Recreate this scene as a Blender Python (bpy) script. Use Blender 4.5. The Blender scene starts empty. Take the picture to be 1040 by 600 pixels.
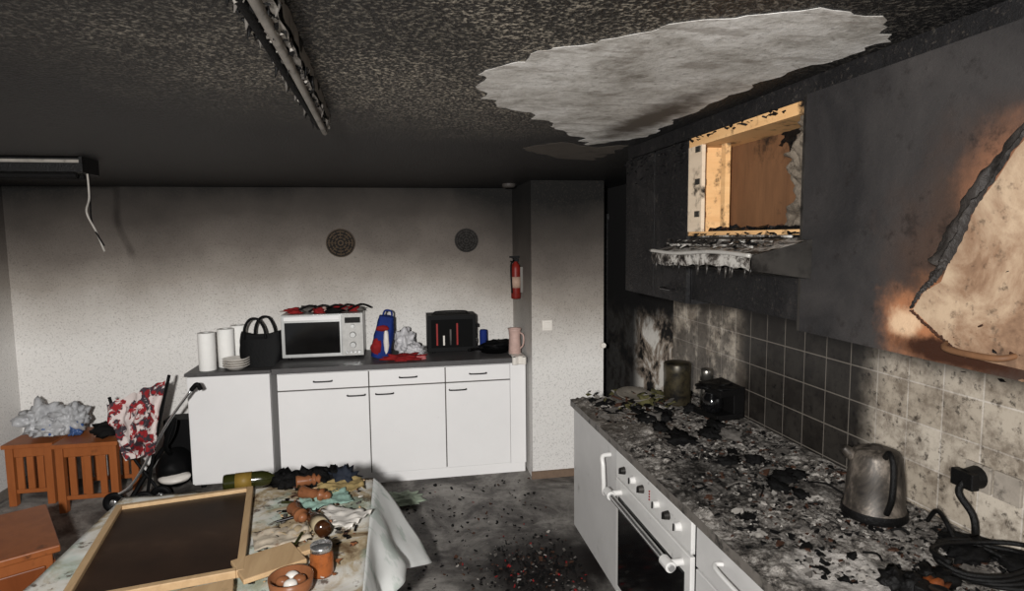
import bpy, bmesh, math, random
from mathutils import Matrix, Vector, noise
random.seed(7)
R=random.Random(11)
V=Vector
# ---------------------------------------------------------------- camera
cam=bpy.data.cameras.new("camera"); co=bpy.data.objects.new("camera",cam); bpy.context.collection.objects.link(co)
cam.sensor_width=36; cam.lens=36*622.0/1040; cam.clip_start=0.02
CM=Matrix.Rotation(-math.radians(10.6),4,'Z')@Matrix.Rotation(math.pi/2-math.radians(5.4),4,'X')@Matrix.Rotation(-math.radians(0.6),4,'Z')
CM.translation=V((0,0,1.9)); co.matrix_world=CM
bpy.context.scene.camera=co
try:
    bpy.context.scene.view_settings.view_transform='Standard'
except Exception: pass

# ---------------------------------------------------------------- material helpers
def lin(c):
    if isinstance(c,(int,float)): c=(c,c,c)
    o=[]
    for v in c[:3]:
        v=v/255.0
        o.append(v/12.92 if v<=0.04045 else ((v+0.055)/1.055)**2.4)
    return (o[0],o[1],o[2],1)
class N:
    def __init__(s,name,rough=0.6,metal=0.0,spec=0.22):
        s.m=bpy.data.materials.new(name); s.m.use_nodes=True; s.nt=s.m.node_tree
        s.b=s.nt.nodes["Principled BSDF"]; s.b.inputs["Roughness"].default_value=rough; s.b.inputs["Metallic"].default_value=metal
        s.b.inputs["Specular IOR Level"].default_value=spec if metal<.3 else .5
        g=s.n("ShaderNodeNewGeometry"); s.pos=g.outputs["Position"]; s.nor=g.outputs["Normal"]
        sp=s.n("ShaderNodeSeparateXYZ"); s.l(s.pos,sp.inputs[0]); s.x,s.y,s.z=sp.outputs
    def n(s,t): return s.nt.nodes.new(t)
    def l(s,a,b): s.nt.links.new(a,b)
    def put(s,v,inp):
        if hasattr(v,"is_linked"): s.l(v,inp)
        else: inp.default_value=v
    def stretch(s,sc):
        mp=s.n("ShaderNodeMapping"); s.l(s.pos,mp.inputs[0]); mp.inputs["Scale"].default_value=sc; return mp.outputs[0]
    def noise(s,scale,detail=4,rough=0.6,vec=None,dist=0.0):
        n=s.n("ShaderNodeTexNoise"); n.inputs["Scale"].default_value=scale; n.inputs["Detail"].default_value=detail
        n.inputs["Roughness"].default_value=rough; n.inputs["Distortion"].default_value=dist
        s.l(vec or s.pos,n.inputs["Vector"]); return n.outputs[0]
    def math(s,op,a,b=0.0,clamp=False):
        n=s.n("ShaderNodeMath"); n.operation=op; n.use_clamp=clamp; s.put(a,n.inputs[0]); s.put(b,n.inputs[1]); return n.outputs[0]
    def mr(s,v,lo,hi,a=0.0,b=1.0):
        n=s.n("ShaderNodeMapRange"); n.interpolation_type='SMOOTHSTEP'; s.put(v,n.inputs[0])
        n.inputs[1].default_value=lo; n.inputs[2].default_value=hi; n.inputs[3].default_value=a; n.inputs[4].default_value=b
        return n.outputs[0]
    def ramp(s,f,stops):
        n=s.n("ShaderNodeValToRGB"); cr=n.color_ramp
        while len(cr.elements)<len(stops): cr.elements.new(0.5)
        for e,(p,c) in zip(cr.elements,stops): e.position=p; e.color=lin(c)
        s.l(f,n.inputs[0]); return n.outputs[0]
    def mix(s,f,a,b,mode='MIX'):
        n=s.n("ShaderNodeMixRGB"); n.blend_type=mode; s.put(f,n.inputs[0])
        for v,i in ((a,1),(b,2)):
            if hasattr(v,"is_linked"): s.l(v,n.inputs[i])
            else: n.inputs[i].default_value=lin(v)
        return n.outputs[0]
    def blob(s,c,r,amt=0.4,nscale=4,lo=0.6,hi=1.1):
        a=s.n("ShaderNodeVectorMath"); a.operation='SUBTRACT'; s.l(s.pos,a.inputs[0]); a.inputs[1].default_value=c
        d=s.n("ShaderNodeVectorMath"); d.operation='DIVIDE'; s.l(a.outputs[0],d.inputs[0]); d.inputs[1].default_value=r
        L=s.n("ShaderNodeVectorMath"); L.operation='LENGTH'; s.l(d.outputs[0],L.inputs[0])
        nn=s.math('MULTIPLY',s.math('SUBTRACT',s.noise(nscale,6,0.65),0.5),amt*2)
        return s.mr(s.math('ADD',L.outputs["Value"],nn),lo,hi,1.0,0.0)
    def bump(s,h,strength=0.3,dist=0.01):
        n=s.n("ShaderNodeBump"); n.inputs["Strength"].default_value=strength; n.inputs["Distance"].default_value=dist
        s.l(h,n.inputs["Height"]); s.l(n.outputs[0],s.b.inputs["Normal"])
    def col(s,c): s.put(c,s.b.inputs["Base Color"]); return s.m
def simple(name,c,rough=0.55,metal=0.0,var=0.25,scale=25,soot=0.0,sscale=6,bump=0.0,sootcol=(22,20,19),spec=.22):
    s=N(name,rough,metal,spec)
    d=tuple(v*(1-var) for v in (c if not isinstance(c,(int,float)) else (c,c,c)))
    k=s.mix(s.noise(scale,5,0.65),d,c)
    if soot>0:
        m=s.mr(s.noise(sscale,7,0.7),0.72-soot*0.45,0.88-soot*0.35)
        k=s.mix(m,k,sootcol)
    if bump: s.bump(s.noise(scale*3,5,0.7),bump,0.01)
    return s.col(k)
def wood(name,c1,c2,rough=0.5,scale=(3,40,40),soot=0.0,sscale=5):
    s=N(name,rough)
    v=s.stretch(scale)
    k=s.mix(s.noise(1.0,5,0.6,v,0.6),c1,c2)
    if soot>0: k=s.mix(s.mr(s.noise(sscale,7,0.7),0.72-soot*0.45,0.85-soot*0.35),k,(24,20,18))
    s.bump(s.noise(1.0,5,0.6,v,0.6),0.15,0.004)
    return s.col(k)

# ---------------------------------------------------------------- mesh helper
class Ob:
    def __init__(s,name): s.name=name; s.bm=bmesh.new(); s.mats=[]
    def mi(s,m):
        if m not in s.mats: s.mats.append(m)
        return s.mats.index(m)
    def raw(s,vs,fs,m,smooth=False,T=None):
        i=s.mi(m); bv=[s.bm.verts.new((T@V(v)) if T else v) for v in vs]
        for f in fs:
            try:
                q=s.bm.faces.new([bv[k] for k in f]); q.material_index=i; q.smooth=smooth
            except ValueError: pass
        return bv
    def box(s,a,b,m,T=None,jit=0):
        x0,y0,z0=a; x1,y1,z1=b
        vs=[(x0,y0,z0),(x1,y0,z0),(x1,y1,z0),(x0,y1,z0),(x0,y0,z1),(x1,y0,z1),(x1,y1,z1),(x0,y1,z1)]
        if jit: vs=[tuple(c+R.uniform(-jit,jit) for c in v) for v in vs]
        s.raw(vs,[(0,3,2,1),(4,5,6,7),(0,1,5,4),(1,2,6,5),(2,3,7,6),(3,0,4,7)],m,False,T)
    def cyl(s,p0,p1,r0,r1,m,seg=20,caps=True):
        p0=V(p0); p1=V(p1); d=(p1-p0).normalized(); u=d.orthogonal().normalized(); w=d.cross(u)
        vs=[]
        for p,r in ((p0,r0),(p1,r1)):
            for i in range(seg):
                a=2*math.pi*i/seg; vs.append(p+u*(r*math.cos(a))+w*(r*math.sin(a)))
        s.raw(vs,[(i,(i+1)%seg,seg+(i+1)%seg,seg+i) for i in range(seg)],m,True)
        if caps:
            s.raw(vs[:seg],[tuple(reversed(range(seg)))],m); s.raw(vs[seg:],[tuple(range(seg))],m)
    def lathe(s,prof,m,T,seg=28):
        vs=[];fs=[]
        for r,z in prof:
            for i in range(seg):
                a=2*math.pi*i/seg; vs.append((r*math.cos(a),r*math.sin(a),z))
        for j in range(len(prof)-1):
            for i in range(seg):
                k=(i+1)%seg; fs.append((j*seg+i,j*seg+k,(j+1)*seg+k,(j+1)*seg+i))
        s.raw(vs,fs,m,True,T)
    def tube(s,pts,r,m,seg=8,sub=6):
        P=[V(p) for p in pts]; Q=[]
        if len(P)>2 and sub>1:
            for i in range(len(P)-1):
                p0=P[max(i-1,0)];p1=P[i];p2=P[i+1];p3=P[min(i+2,len(P)-1)]
                for k in range(sub):
                    t=k/sub; Q.append(0.5*((2*p1)+(p2-p0)*t+(2*p0-5*p1+4*p2-p3)*t*t+(3*p1-p0-3*p2+p3)*t**3))
            Q.append(P[-1])
        else: Q=P
        vs=[];u=None
        for i,p in enumerate(Q):
            d=(Q[min(i+1,len(Q)-1)]-Q[max(i-1,0)]).normalized()
            if u is None: u=d.orthogonal().normalized()
            u=(u-d*u.dot(d)).normalized(); w=d.cross(u)
            rr=r(i/(len(Q)-1)) if callable(r) else r
            for k in range(seg):
                a=2*math.pi*k/seg; vs.append(p+u*(rr*math.cos(a))+w*(rr*math.sin(a)))
        fs=[(j*seg+i,j*seg+(i+1)%seg,(j+1)*seg+(i+1)%seg,(j+1)*seg+i) for j in range(len(Q)-1) for i in range(seg)]
        fs.append(tuple(reversed(range(seg)))); fs.append(tuple((len(Q)-1)*seg+i for i in range(seg)))
        s.raw(vs,fs,m,True)
    def grid(s,f,nu,nv,m,smooth=True):
        vs=[f(i/nu,j/nv) for j in range(nv+1) for i in range(nu+1)]
        s.raw(vs,[(j*(nu+1)+i,j*(nu+1)+i+1,(j+1)*(nu+1)+i+1,(j+1)*(nu+1)+i) for j in range(nv) for i in range(nu)],m,smooth)
    def blob(s,c,r,m,crk=0.3,fr=3.0,sub=4,flat=None,smooth=True,T=None):
        t=bmesh.new(); bmesh.ops.create_icosphere(t,subdivisions=sub,radius=1)
        off=V((R.uniform(-50,50),R.uniform(-50,50),R.uniform(-50,50)))
        vs=[];t.verts.ensure_lookup_table()
        for v in t.verts:
            p=v.co.copy(); k=1+crk*(abs(noise.noise(p*fr*0.5+off))*1.6-0.4+0.5*noise.noise(p*fr+off))
            q=V((p.x*k*r[0],p.y*k*r[1],p.z*k*r[2]))
            if T: q=T@q
            q=q+V(c)
            if flat is not None and q.z<flat: q.z=flat
            vs.append(q)
        fs=[tuple(v.index for v in f.verts) for f in t.faces]; t.free()
        s.raw(vs,fs,m,smooth)
    def poly(s,pts,n,th,m):
        n=V(n)*th; k=len(pts); vs=[V(p) for p in pts]+[V(p)+n for p in pts]
        s.raw(vs,[tuple(range(k)),tuple(reversed(range(k,2*k)))]+[(i,(i+1)%k,k+(i+1)%k,k+i) for i in range(k)],m)
    def chip(s,c,sz,m,fl=0.4):
        T=Matrix.Translation(c)@Matrix.Rotation(R.uniform(0,6.28),4,'Z')@Matrix.Rotation(R.uniform(-.5,.5),4,'X')@Matrix.Rotation(R.uniform(-.5,.5),4,'Y')
        a=sz*R.uniform(.5,1.3); b=sz*R.uniform(.4,1); h=sz*fl*R.uniform(.5,1.3); j=sz*.3
        vs=[(x*a+R.uniform(-j,j),y*b+R.uniform(-j,j),z*h+R.uniform(-j,j)*.3) for z in(-.5,.5) for x,y in((-.5,-.5),(.5,-.5),(.5,.5),(-.5,.5))]
        s.raw(vs,[(0,3,2,1),(4,5,6,7),(0,1,5,4),(1,2,6,5),(2,3,7,6),(3,0,4,7)],m,False,T)
    def done(s,bevel=0.0,seg=2,sub=0,solid=0):
        me=bpy.data.meshes.new(s.name)
        bmesh.ops.recalc_face_normals(s.bm,faces=s.bm.faces) if not solid else None
        s.bm.to_mesh(me); s.bm.free()
        for m in s.mats: me.materials.append(m)
        o=bpy.data.objects.new(s.name,me); bpy.context.collection.objects.link(o)
        if solid:
            d=o.modifiers.new("s",'SOLIDIFY'); d.thickness=solid
        if bevel:
            d=o.modifiers.new("b",'BEVEL'); d.width=bevel; d.segments=seg; d.limit_method='ANGLE'; d.angle_limit=math.radians(50)
        return o
def Tr(x,y,z,rz=0,rx=0,ry=0): return Matrix.Translation((x,y,z))@Matrix.Rotation(math.radians(rz),4,'Z')@Matrix.Rotation(math.radians(rx),4,'X')@Matrix.Rotation(math.radians(ry),4,'Y')

# ---------------------------------------------------------------- room materials
def m_wall():
    s=N("sooty_wall_paint",0.85)
    n=s.math('MULTIPLY',s.math('SUBTRACT',s.noise(1.6,6,0.6),0.5),0.40)
    rx=s.math('MULTIPLY',s.mr(s.x,0.3,1.2),0.20)
    lx=s.math('MULTIPLY',s.mr(s.x,-2.9,-1.6,1,0),0.05)
    t=s.math('DIVIDE',s.math('ADD',s.math('ADD',s.math('ADD',s.z,n),rx),lx),2.6,True)
    k=s.ramp(t,[(0.0,(204,201,198)),(0.42,(206,203,199)),(0.52,(180,175,169)),(0.61,(138,131,123)),(0.70,(96,89,83)),(0.81,(58,53,49)),(0.92,(14,13,12))])
    sp=s.noise(85,3,0.6); k=s.mix(s.mr(sp,0.5,0.75,0.0,0.42),k,(50,45,40))
    s.bump(s.noise(60,4,0.7),0.5,0.006); return s.col(k)
def m_ceiling():
    s=N("charred_ceiling_texture",0.42,0,.3)
    g=s.noise(105,3,0.6); big=s.noise(1.3,5,0.55)
    sheen=s.blob((0.2,1.65,2.33),(1.0,1.1,3),0.4,1.5,0.2,1.2)  # glossy sheen on the near ceiling, painted into its colour as a lighter patch
    lo=s.mix(sheen,(14,14,15),(44,41,38)); hi=s.mix(sheen,(40,40,42),(178,168,152))
    k=s.mix(s.mr(g,0.47,0.68),lo,hi)
    k=s.mix(s.mr(big,0.38,0.58,0.0,0.62),k,(20,19,19))
    k=s.mix(s.mr(s.y,2.4,3.6,0,0.8),k,(11,11,12))
    s.bump(g,1.0,0.012); return s.col(k)
def m_floor():
    s=N("sooty_concrete_floor",0.6)
    k=s.ramp(s.noise(2.6,8,0.72,None,0.5),[(0.32,(38,35,33)),(0.44,(82,78,75)),(0.56,(124,120,115)),(0.72,(156,152,147))])
    k=s.mix(s.mr(s.noise(28,6,0.75),0.52,0.70,0,0.65),k,(40,36,33))
    k=s.mix(s.blob((0.80,3.3,0),(0.62,0.5,1),0.55,5,0.4,1.1),k,(24,20,19))
    s.bump(s.noise(30,6,0.7),0.35,0.008); return s.col(k)
def m_tiles():
    s=N("burnt_wall_tiles",0.35,0,.3)
    cb=s.n("ShaderNodeCombineXYZ"); s.l(s.y,cb.inputs[0]); s.l(s.math('ADD',s.z,0.0),cb.inputs[1])
    bt=s.n("ShaderNodeTexBrick"); bt.offset=0; bt.squash=1
    s.l(cb.outputs[0],bt.inputs["Vector"]); bt.inputs["Scale"].default_value=1; bt.inputs["Brick Width"].default_value=0.15; bt.inputs["Row Height"].default_value=0.15
    bt.inputs["Mortar Size"].default_value=0.003; bt.inputs["Mortar Smooth"].default_value=0.1
    bt.inputs["Color1"].default_value=lin((188,178,164)); bt.inputs["Color2"].default_value=lin((162,151,136)); bt.inputs["Mortar"].default_value=lin((196,188,178))
    k=bt.outputs["Color"]
    dirt=s.noise(7,8,0.75); k=s.mix(s.mr(dirt,0.42,0.64,0,0.8),k,(94,82,70))
    k=s.mix(s.mr(s.noise(26,6,0.75),0.53,0.65,0,0.85),k,(46,39,34))
    d1=s.blob((1.88,2.62,1.3),(9,0.52,9),0.22,3,0.75,1.1)
    k=s.mix(s.math('MULTIPLY',d1,0.95),k,(15,14,15))
    d3=s.math('MULTIPLY',s.mr(s.y,2.9,3.2),s.mr(s.noise(5,6,.7),.36,.56)); k=s.mix(s.math('MULTIPLY',d3,.8),k,(46,40,36))
    d2=s.mr(s.math('ADD',s.z,s.math('MULTIPLY',s.noise(5,5),0.2)),1.44,1.68); k=s.mix(s.math('MULTIPLY',d2,0.9),k,(18,17,17))
    k=s.mix(s.math('MULTIPLY',bt.outputs["Fac"],0.25),k,(180,170,158))
    s.bump(s.math('SUBTRACT',1.0,bt.outputs["Fac"]),0.5,0.004)
    return s.col(k)
def m_burntwall():
    s=N("scorched_wall_plaster",0.8)
    k=s.ramp(s.noise(4,7,0.65,None,0.4),[(0.40,(22,20,19)),(0.47,(140,127,114)),(0.55,(208,204,197))])
    k=s.mix(s.mr(s.math('ADD',s.z,s.math('MULTIPLY',s.noise(6,4),.25)),1.28,1.5,0,1),k,(16,15,15))
    k=s.mix(s.mr(s.y,4.45,4.7,0,0.95),k,(20,19,19))
    s.bump(s.noise(40,5),0.5,0.01); return s.col(k)
WALL=m_wall(); CEIL=m_ceiling(); FLOOR=m_floor(); TILE=m_tiles(); BW=m_burntwall()

def m_char(name="charred_cabinet_laminate",c1=(15,15,17),c2=(48,46,46),rough=0.5):
    s=N(name,rough,0,.25)
    k=s.ramp(s.noise(2.5,7,0.65,None,0.8),[(0.32,c1),(0.55,tuple((a+b)*.42 for a,b in zip(c1,c2))),(0.75,c2)])
    k=s.mix(s.mr(s.noise(1.0,6,0.7,s.stretch((30,30,3))),0.48,0.72,0,0.55),k,(9,9,9))
    k=s.mix(s.mr(s.noise(80,4,0.7),0.56,0.75,0,0.4),k,(104,96,88))
    s.bump(s.noise(11,8,0.78),0.6,0.016); return s.col(k)
CHAR=m_char()
def m_rdoor():
    s=N("scorched_cabinet_door",0.48,0,.25)
    k=s.ramp(s.noise(2.2,7,0.6,None,0.8),[(0.3,(26,26,28)),(0.75,(62,59,58))])
    b1=s.blob((1.12,0.93,1.84),(1,0.34,0.30),0.5,5,0.5,1.15); k=s.mix(s.math('MULTIPLY',b1,0.7),k,(70,52,42))
    b2=s.blob((1.12,1.09,1.71),(1,0.20,0.11),0.7,9,0.30,1.05); k=s.mix(s.math('MULTIPLY',b2,.85),k,(164,110,76))
    b5=s.blob((1.12,1.17,1.70),(1,0.055,0.045),0.8,16,0.3,1.05); k=s.mix(b5,k,(196,166,136))
    b4=s.blob((1.12,0.96,2.0),(1,0.10,0.13),0.6,7,0.3,1.1); k=s.mix(s.math('MULTIPLY',b4,0.8),k,(136,94,70))
    b3=s.blob((1.12,1.05,1.655),(1,0.2,0.035),0.6,14,0.5,1.0); k=s.mix(b3,k,(50,28,18))
    k=s.mix(s.mr(s.noise(14,7,0.75),0.54,0.68,0,0.55),k,(26,22,21))
    s.bump(s.noise(12,8,0.75),0.4,0.01); return s.col(k)
RDOOR=m_rdoor()
def m_pale():
    s=N("exposed_chipboard",0.75)
    k=s.ramp(s.noise(6,7,0.65,None,0.4),[(0.32,(70,50,39)),(0.46,(130,103,82)),(0.62,(172,150,126))])
    k=s.mix(s.mr(s.noise(2.5,6,0.7),0.48,0.62,0,0.65),k,(82,62,50))
    k=s.mix(s.mr(s.noise(30,5,0.7),0.55,0.7,0,0.7),k,(42,33,27))
    s.bump(s.noise(40,5),0.3,0.004); return s.col(k)
PALE=m_pale()
def m_plaster():
    s=N("exposed_ceiling_plaster",0.85)
    k=s.ramp(s.noise(4.0,9,0.78,None,0.3),[(0.34,(138,132,124)),(0.47,(192,188,182)),(0.60,(226,223,219))])
    k=s.mix(s.mr(s.noise(40,6,0.8),0.52,0.7,0,0.6),k,(96,90,83))
    k=s.mix(s.math('MULTIPLY',s.mr(s.noise(1.0,7,0.75,s.stretch((4,14,1))),0.52,0.62),0.5),k,(122,113,104))
    k=s.mix(s.blob((0.93,2.2,2.33),(0.12,0.6,1),0.6,9,0.3,1.1),k,(90,82,74))
    s.bump(s.noise(60,5,0.7),0.4,0.005); return s.col(k)
PLAST=m_plaster()
WHITE=simple("white_laminate",(222,220,219),0.42,var=0.05,scale=3,soot=0.12,sscale=9,sootcol=(130,124,118),spec=.35)
WHITE2=simple("grimy_white_laminate",(204,202,200),0.42,var=0.14,scale=4,soot=0.28,sscale=5,sootcol=(98,92,86),spec=.35)
ENAMEL=simple("white_enamel",(220,218,215),0.3,var=0.12,scale=6,soot=0.28,sscale=12,sootcol=(80,74,70),spec=.4)
GAP=simple("dark_gap",(10,10,10),0.8,spec=.1)
GAPL=simple("cabinet_reveal",(90,86,82),0.8,spec=.1)
GREYTOP=simple("grey_worktop",(84,82,82),0.45,soot=0.3,scale=30)
DM=simple("dark_metal",(46,44,44),0.35,0.7)
STEEL=simple("stained_steel",(150,146,140),0.3,0.9,var=0.35,scale=9,soot=0.25,sscale=7)
SOOTM=simple("sooty_steel",(78,74,70),0.45,0.5,var=0.5,scale=8,soot=0.6)
CHROME=simple("chrome",(205,205,205),0.2,0.9,var=0.1)
BLACK=simple("black_plastic",(8,8,9),0.6,var=0.3,spec=.12)
RUB=simple("melted_black_plastic",(13,12,12),0.5,var=0.5,scale=30,bump=0.5)
GLASS=simple("black_oven_glass",(12,12,13),0.1,var=0.3,spec=.5)
RED=simple("red_paint",(150,28,24),0.5,var=0.3)
REDC=simple("red_fabric",(150,28,30),0.8,var=0.5,scale=10)
BLUE=simple("blue_fabric",(20,46,120),0.8,var=0.4,scale=8)
PAPER=simple("paper_towel",(232,230,226),0.9,var=0.06,bump=0.3)
CREAM=simple("porcelain",(216,210,202),0.3,var=0.08)
PINK=simple("pale_pink_plastic",(196,166,156),0.4)
PLY=wood("scorched_plywood",(190,140,88),(236,196,144),0.6,(3,3,30),0.42,12)
BRN=wood("brown_duct_board",(72,50,36),(126,90,62),0.6,(20,20,4),0.45,6)
ORW=wood("orange_pine",(112,60,30),(156,92,50),0.4,(14,14,3),0.2)
PINE=wood("pine_board",(162,130,95),(206,176,136),0.5,(30,4,30),0.25,8)
TERRA=wood("turned_wood",(96,57,37),(146,95,62),0.35,(14,14,14),0.3,12)
CH1=simple("charcoal",(14,13,13),0.7,var=0.6,scale=40,bump=.6,spec=.15); CH2=simple("grey_ash_flake",(104,99,94),0.9,var=0.5,scale=40); CH3=simple("pale_flake",(172,166,159),0.8,var=.4)
CH4=simple("rust_brown_flake",(74,47,33),0.8,var=.5)

# ---------------------------------------------------------------- shell
def shell(name,a,b,m):
    o=Ob(name); o.box(a,b,m); return o.done()
XR=1.88; YB=5.35; H=2.33; XL=-2.94
shell("floor",(XL-.1,-1.0,-.1),(XR+.1,YB+.1,0),FLOOR)
shell("ceiling",(XL-.1,-1.0,H),(XR+.1,YB+.1,H+.1),CEIL)
shell("wall_back",(XL-.1,YB,0),(XR+.1,YB+.1,H),WALL)
shell("wall_left",(XL-.1,-1.0,0),(XL,YB,H),WALL)
o=Ob("wall_right"); o.box((XR,-1.0,0),(XR+.1,3.95,H),TILE); o.box((XR,3.95,0),(XR+.1,YB,H),BW); o.done()
shell("wall_pillar",(1.01,4.58,0),(1.59,YB,H),WALL)
o=Ob("baseboard_pillar"); o.box((1.0,4.565,0),(1.6,4.58,0.06),simple("brown_baseboard",(120,100,84),0.6)); o.done()
o=Ob("baseboard_left"); o.box((XL,0,0),(XL+.015,YB-.02,0.06),simple("grey_baseboard",(120,112,104),0.6)); o.done()
o=Ob("door_1"); o.box((1.60,5.28,0.0),(1.87,5.345,2.05),m_char("charred_door",(16,16,17),(38,36,35))); o.box((1.60,5.25,0),(1.64,5.28,2.1),CHAR); o.box((1.6,5.25,2.05),(1.87,5.28,2.1),CHAR)
o.cyl((1.66,5.28,1.05),(1.66,5.2,1.05),0.012,0.012,CHROME); o.cyl((1.66,5.2,1.05),(1.75,5.2,1.05),0.012,0.012,CHROME); o.done()

def jag(pts,z,step=0.022,amp=0.026):
    out=[];k=len(pts)
    for i in range(k):
        a=V(pts[i]);b=V(pts[(i+1)%k]);n=max(1,int((b-a).length/step))
        for j in range(n):
            p=a.lerp(b,j/n); p=p+V((noise.noise(V((p.x*12,p.y*12,3))),noise.noise(V((p.x*12,p.y*12,9)))))*amp*1.5+V((noise.noise(V((p.x*40,p.y*40,3))),noise.noise(V((p.x*40,p.y*40,9)))))*amp*.6
            out.append((p.x,p.y,z))
    return out
P1=[(0.22,1.72),(0.25,1.60),(0.36,1.41),(0.47,1.32),(0.59,1.19),(0.76,1.11),(0.88,1.10),(0.98,1.12),(1.09,1.24),(1.09,1.34),(1.05,1.53),(1.02,1.90),(1.04,2.24),(1.08,2.55),(0.91,2.81),(0.71,2.51),(0.50,2.18),(0.32,1.99),(0.27,1.87)]
o=Ob("ceiling_plaster_patch"); o.poly(jag(P1,H-0.0012),(0,0,1),0.0008,PLAST); o.done()
P2=[(0.60,2.96),(0.76,2.74),(0.95,2.90),(1.10,2.80),(1.11,3.0),(1.10,3.39),(0.84,3.25)]
o=Ob("ceiling_soot_patch"); o.poly(jag(P2,H-0.001),(0,0,1),0.0007,simple("sooty_plaster",(100,92,84),0.85,var=0.4,scale=8,soot=0.4)); o.done()

# ---------------------------------------------------------------- upper cabinets (right)
ZB,ZT=1.63,2.27
UX=1.12; XC=XR-.02
o=Ob("trim_1"); o.box((UX+.01,0.3,ZT+.005),(XR,2.9,H),CHAR); o.done()
o=Ob("charred_wall_cabinet")
o.box((UX+.02,2.24,ZB),(XC,2.90,ZT),CHAR)
o.box((UX,2.245,ZB+.003),(UX+.018,2.555,ZT-.003),CHAR); o.box((UX,2.56,ZB+.003),(UX+.018,2.895,ZT-.003),CHAR)
o.cyl((UX-.02,2.44,ZB+.05),(UX-.02,2.34,ZB+.05),.005,.005,DM); o.cyl((UX-.02,2.34,ZB+.05),(UX,2.34,ZB+.05),.005,.005,DM); o.cyl((UX-.02,2.44,ZB+.05),(UX,2.44,ZB+.05),.005,.005,DM)
for i in range(90): o.chip((UX-.001,R.uniform(2.25,2.89),ZT-abs(R.gauss(0,.05))),R.uniform(.006,.020),R.choice([RUB,CH1,CHAR]),.15)
o.done(0.002)
o=Ob("open_burnt_cabinet")
WPL=wood("whitish_scorched_wood",(186,164,140),(222,206,184),0.7,(3,3,20),0.45,9)
o.box((UX,2.205,1.90),(XC,2.235,ZT),PLY)
o.box((UX,1.55,2.235),(XC,2.205,ZT),PLY)
o.box((UX,1.55,1.90),(XC,2.205,1.915),PLY)
o.box((UX-.002,2.13,1.915),(UX+.012,2.235,2.235),WPL)
o.box((UX+.07,2.09,1.915),(UX+.09,2.12,2.235),PLY)
o.box((1.27,1.55,1.915),(1.285,2.205,2.235),BRN)
o.box((1.28,1.55,1.915),(XC,1.57,2.235),CHAR)
INS=simple("torn_insulation",(136,124,110),0.95,var=0.5,scale=30,soot=0.4,sscale=12,bump=0.8)
o.grid(lambda u,v:(1.255-0.13*u*(0.4+0.6*v)+0.025*noise.noise(V((u*9,v*9,1))), 1.84-0.27*u+0.06*noise.noise(V((v*6,2,u)))-.06*math.sin(v*3)*(1-u), 1.918+0.315*v*(0.75+0.25*u)),24,28,INS)
o.grid(lambda u,v:(1.262+0.01*noise.noise(V((u*9,v*9,4))), 1.86-0.2*u+.06*noise.noise(V((v*5,3,u*2))), 2.235-.09*v*(.5+noise.noise(V((u*5,1,1)))+.5*u)),20,8,RUB)
for i in range(3):
    z=1.97+i*.12; o.box((UX-.006,2.14,z),(UX+.02,2.175,z+.022),STEEL)
for i in range(90): o.chip((R.uniform(UX+.01,1.25),R.uniform(1.58,2.18),1.918),R.uniform(.01,.04),R.choice([RUB,CH4,CH1]))
for i in range(60): o.chip((UX-.002,R.uniform(1.55,2.23),R.choice([R.uniform(2.255,2.27),1.905])),R.uniform(.008,.020),R.choice([RUB,CH1]),.2)
o.box((UX+.02,1.545,ZB+.02),(XC,2.235,1.90),CHAR)
o.done(0.002)
o=Ob("scorched_wall_cabinet")
o.box((UX+.02,0.35,ZB),(XC,1.54,ZT),CHAR)
o.box((UX-.01,0.35,ZB),(UX+.015,1.535,ZT+.01),RDOOR)
pp=[(1.02,1.655),(1.06,1.68),(1.10,1.705),(1.145,1.735),(1.12,1.775),(1.08,1.80),(1.06,1.85),(1.035,1.89),(1.01,1.95),(0.975,2.0),(0.94,2.05),(0.89,2.10),(0.8,2.14),(0.6,2.16),(0.5,2.0),(0.5,1.75),(0.6,1.67),(0.8,1.65)]
o.poly([(UX-.014,a+.006*noise.noise(V((a*60,b*60,0))),b) for a,b in pp],(1,0,0),0.006,PALE)
edge=[V((0.80,2.16)),V((0.87,2.12)),V((0.93,2.065)),V((0.975,2.0)),V((1.01,1.95)),V((1.035,1.89)),V((1.06,1.84))]
def catm(P,t):
    n=len(P)-1; f=min(t*n,n-1e-6); i=int(f); f-=i
    p0=P[max(i-1,0)];p1=P[i];p2=P[i+1];p3=P[min(i+2,n)]
    return 0.5*((2*p1)+(p2-p0)*f+(2*p0-5*p1+4*p2-p3)*f*f+(3*p1-p0-3*p2+p3)*f**3)
def ribbon(o,P,w,m,ang=3.6):
    def f(u,v):
        p=catm(P,u); d=(catm(P,min(u+.02,1))-catm(P,max(u-.02,0))).normalized(); n_=V((-d.y,d.x))
        if n_.x<0: n_=-n_
        r=w(u)*(1+.5*noise.noise(V((u*9,v*2,3)))); a=v*ang*(1+.15*noise.noise(V((u*5,0,7))))
        q=p+n_*(r*math.sin(a)*.8+.006*noise.noise(V((u*30,v*4,0))))
        return (UX-.014-r*(1-math.cos(a))*.7,q.x,q.y)
    o.grid(f,80,12,m)
FLAPM=simple("scorched_laminate_curl",(66,61,58),.5,var=.6,scale=22,soot=.55,sscale=12,bump=.5)
ribbon(o,edge,lambda u:.009+.022*u**1.2,FLAPM)
ribbon(o,[V((1.06,1.845)),V((1.09,1.80)),V((1.12,1.775)),V((1.15,1.735))],lambda u:.014*(1-u)+.003,FLAPM,2.6)
ribbon(o,[V((1.15,1.735)),V((1.10,1.703)),V((1.05,1.675)),V((1.01,1.655))],lambda u:.004,CH4,2.0)
o.tube([(UX-.012,1.06,1.675),(UX-.035,1.04,1.668),(UX-.038,0.98,1.666),(UX-.032,0.93,1.668),(UX-.012,0.915,1.675)],lambda t:0.005+0.002*math.sin(t*3.1),BRN,8,5)
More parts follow.
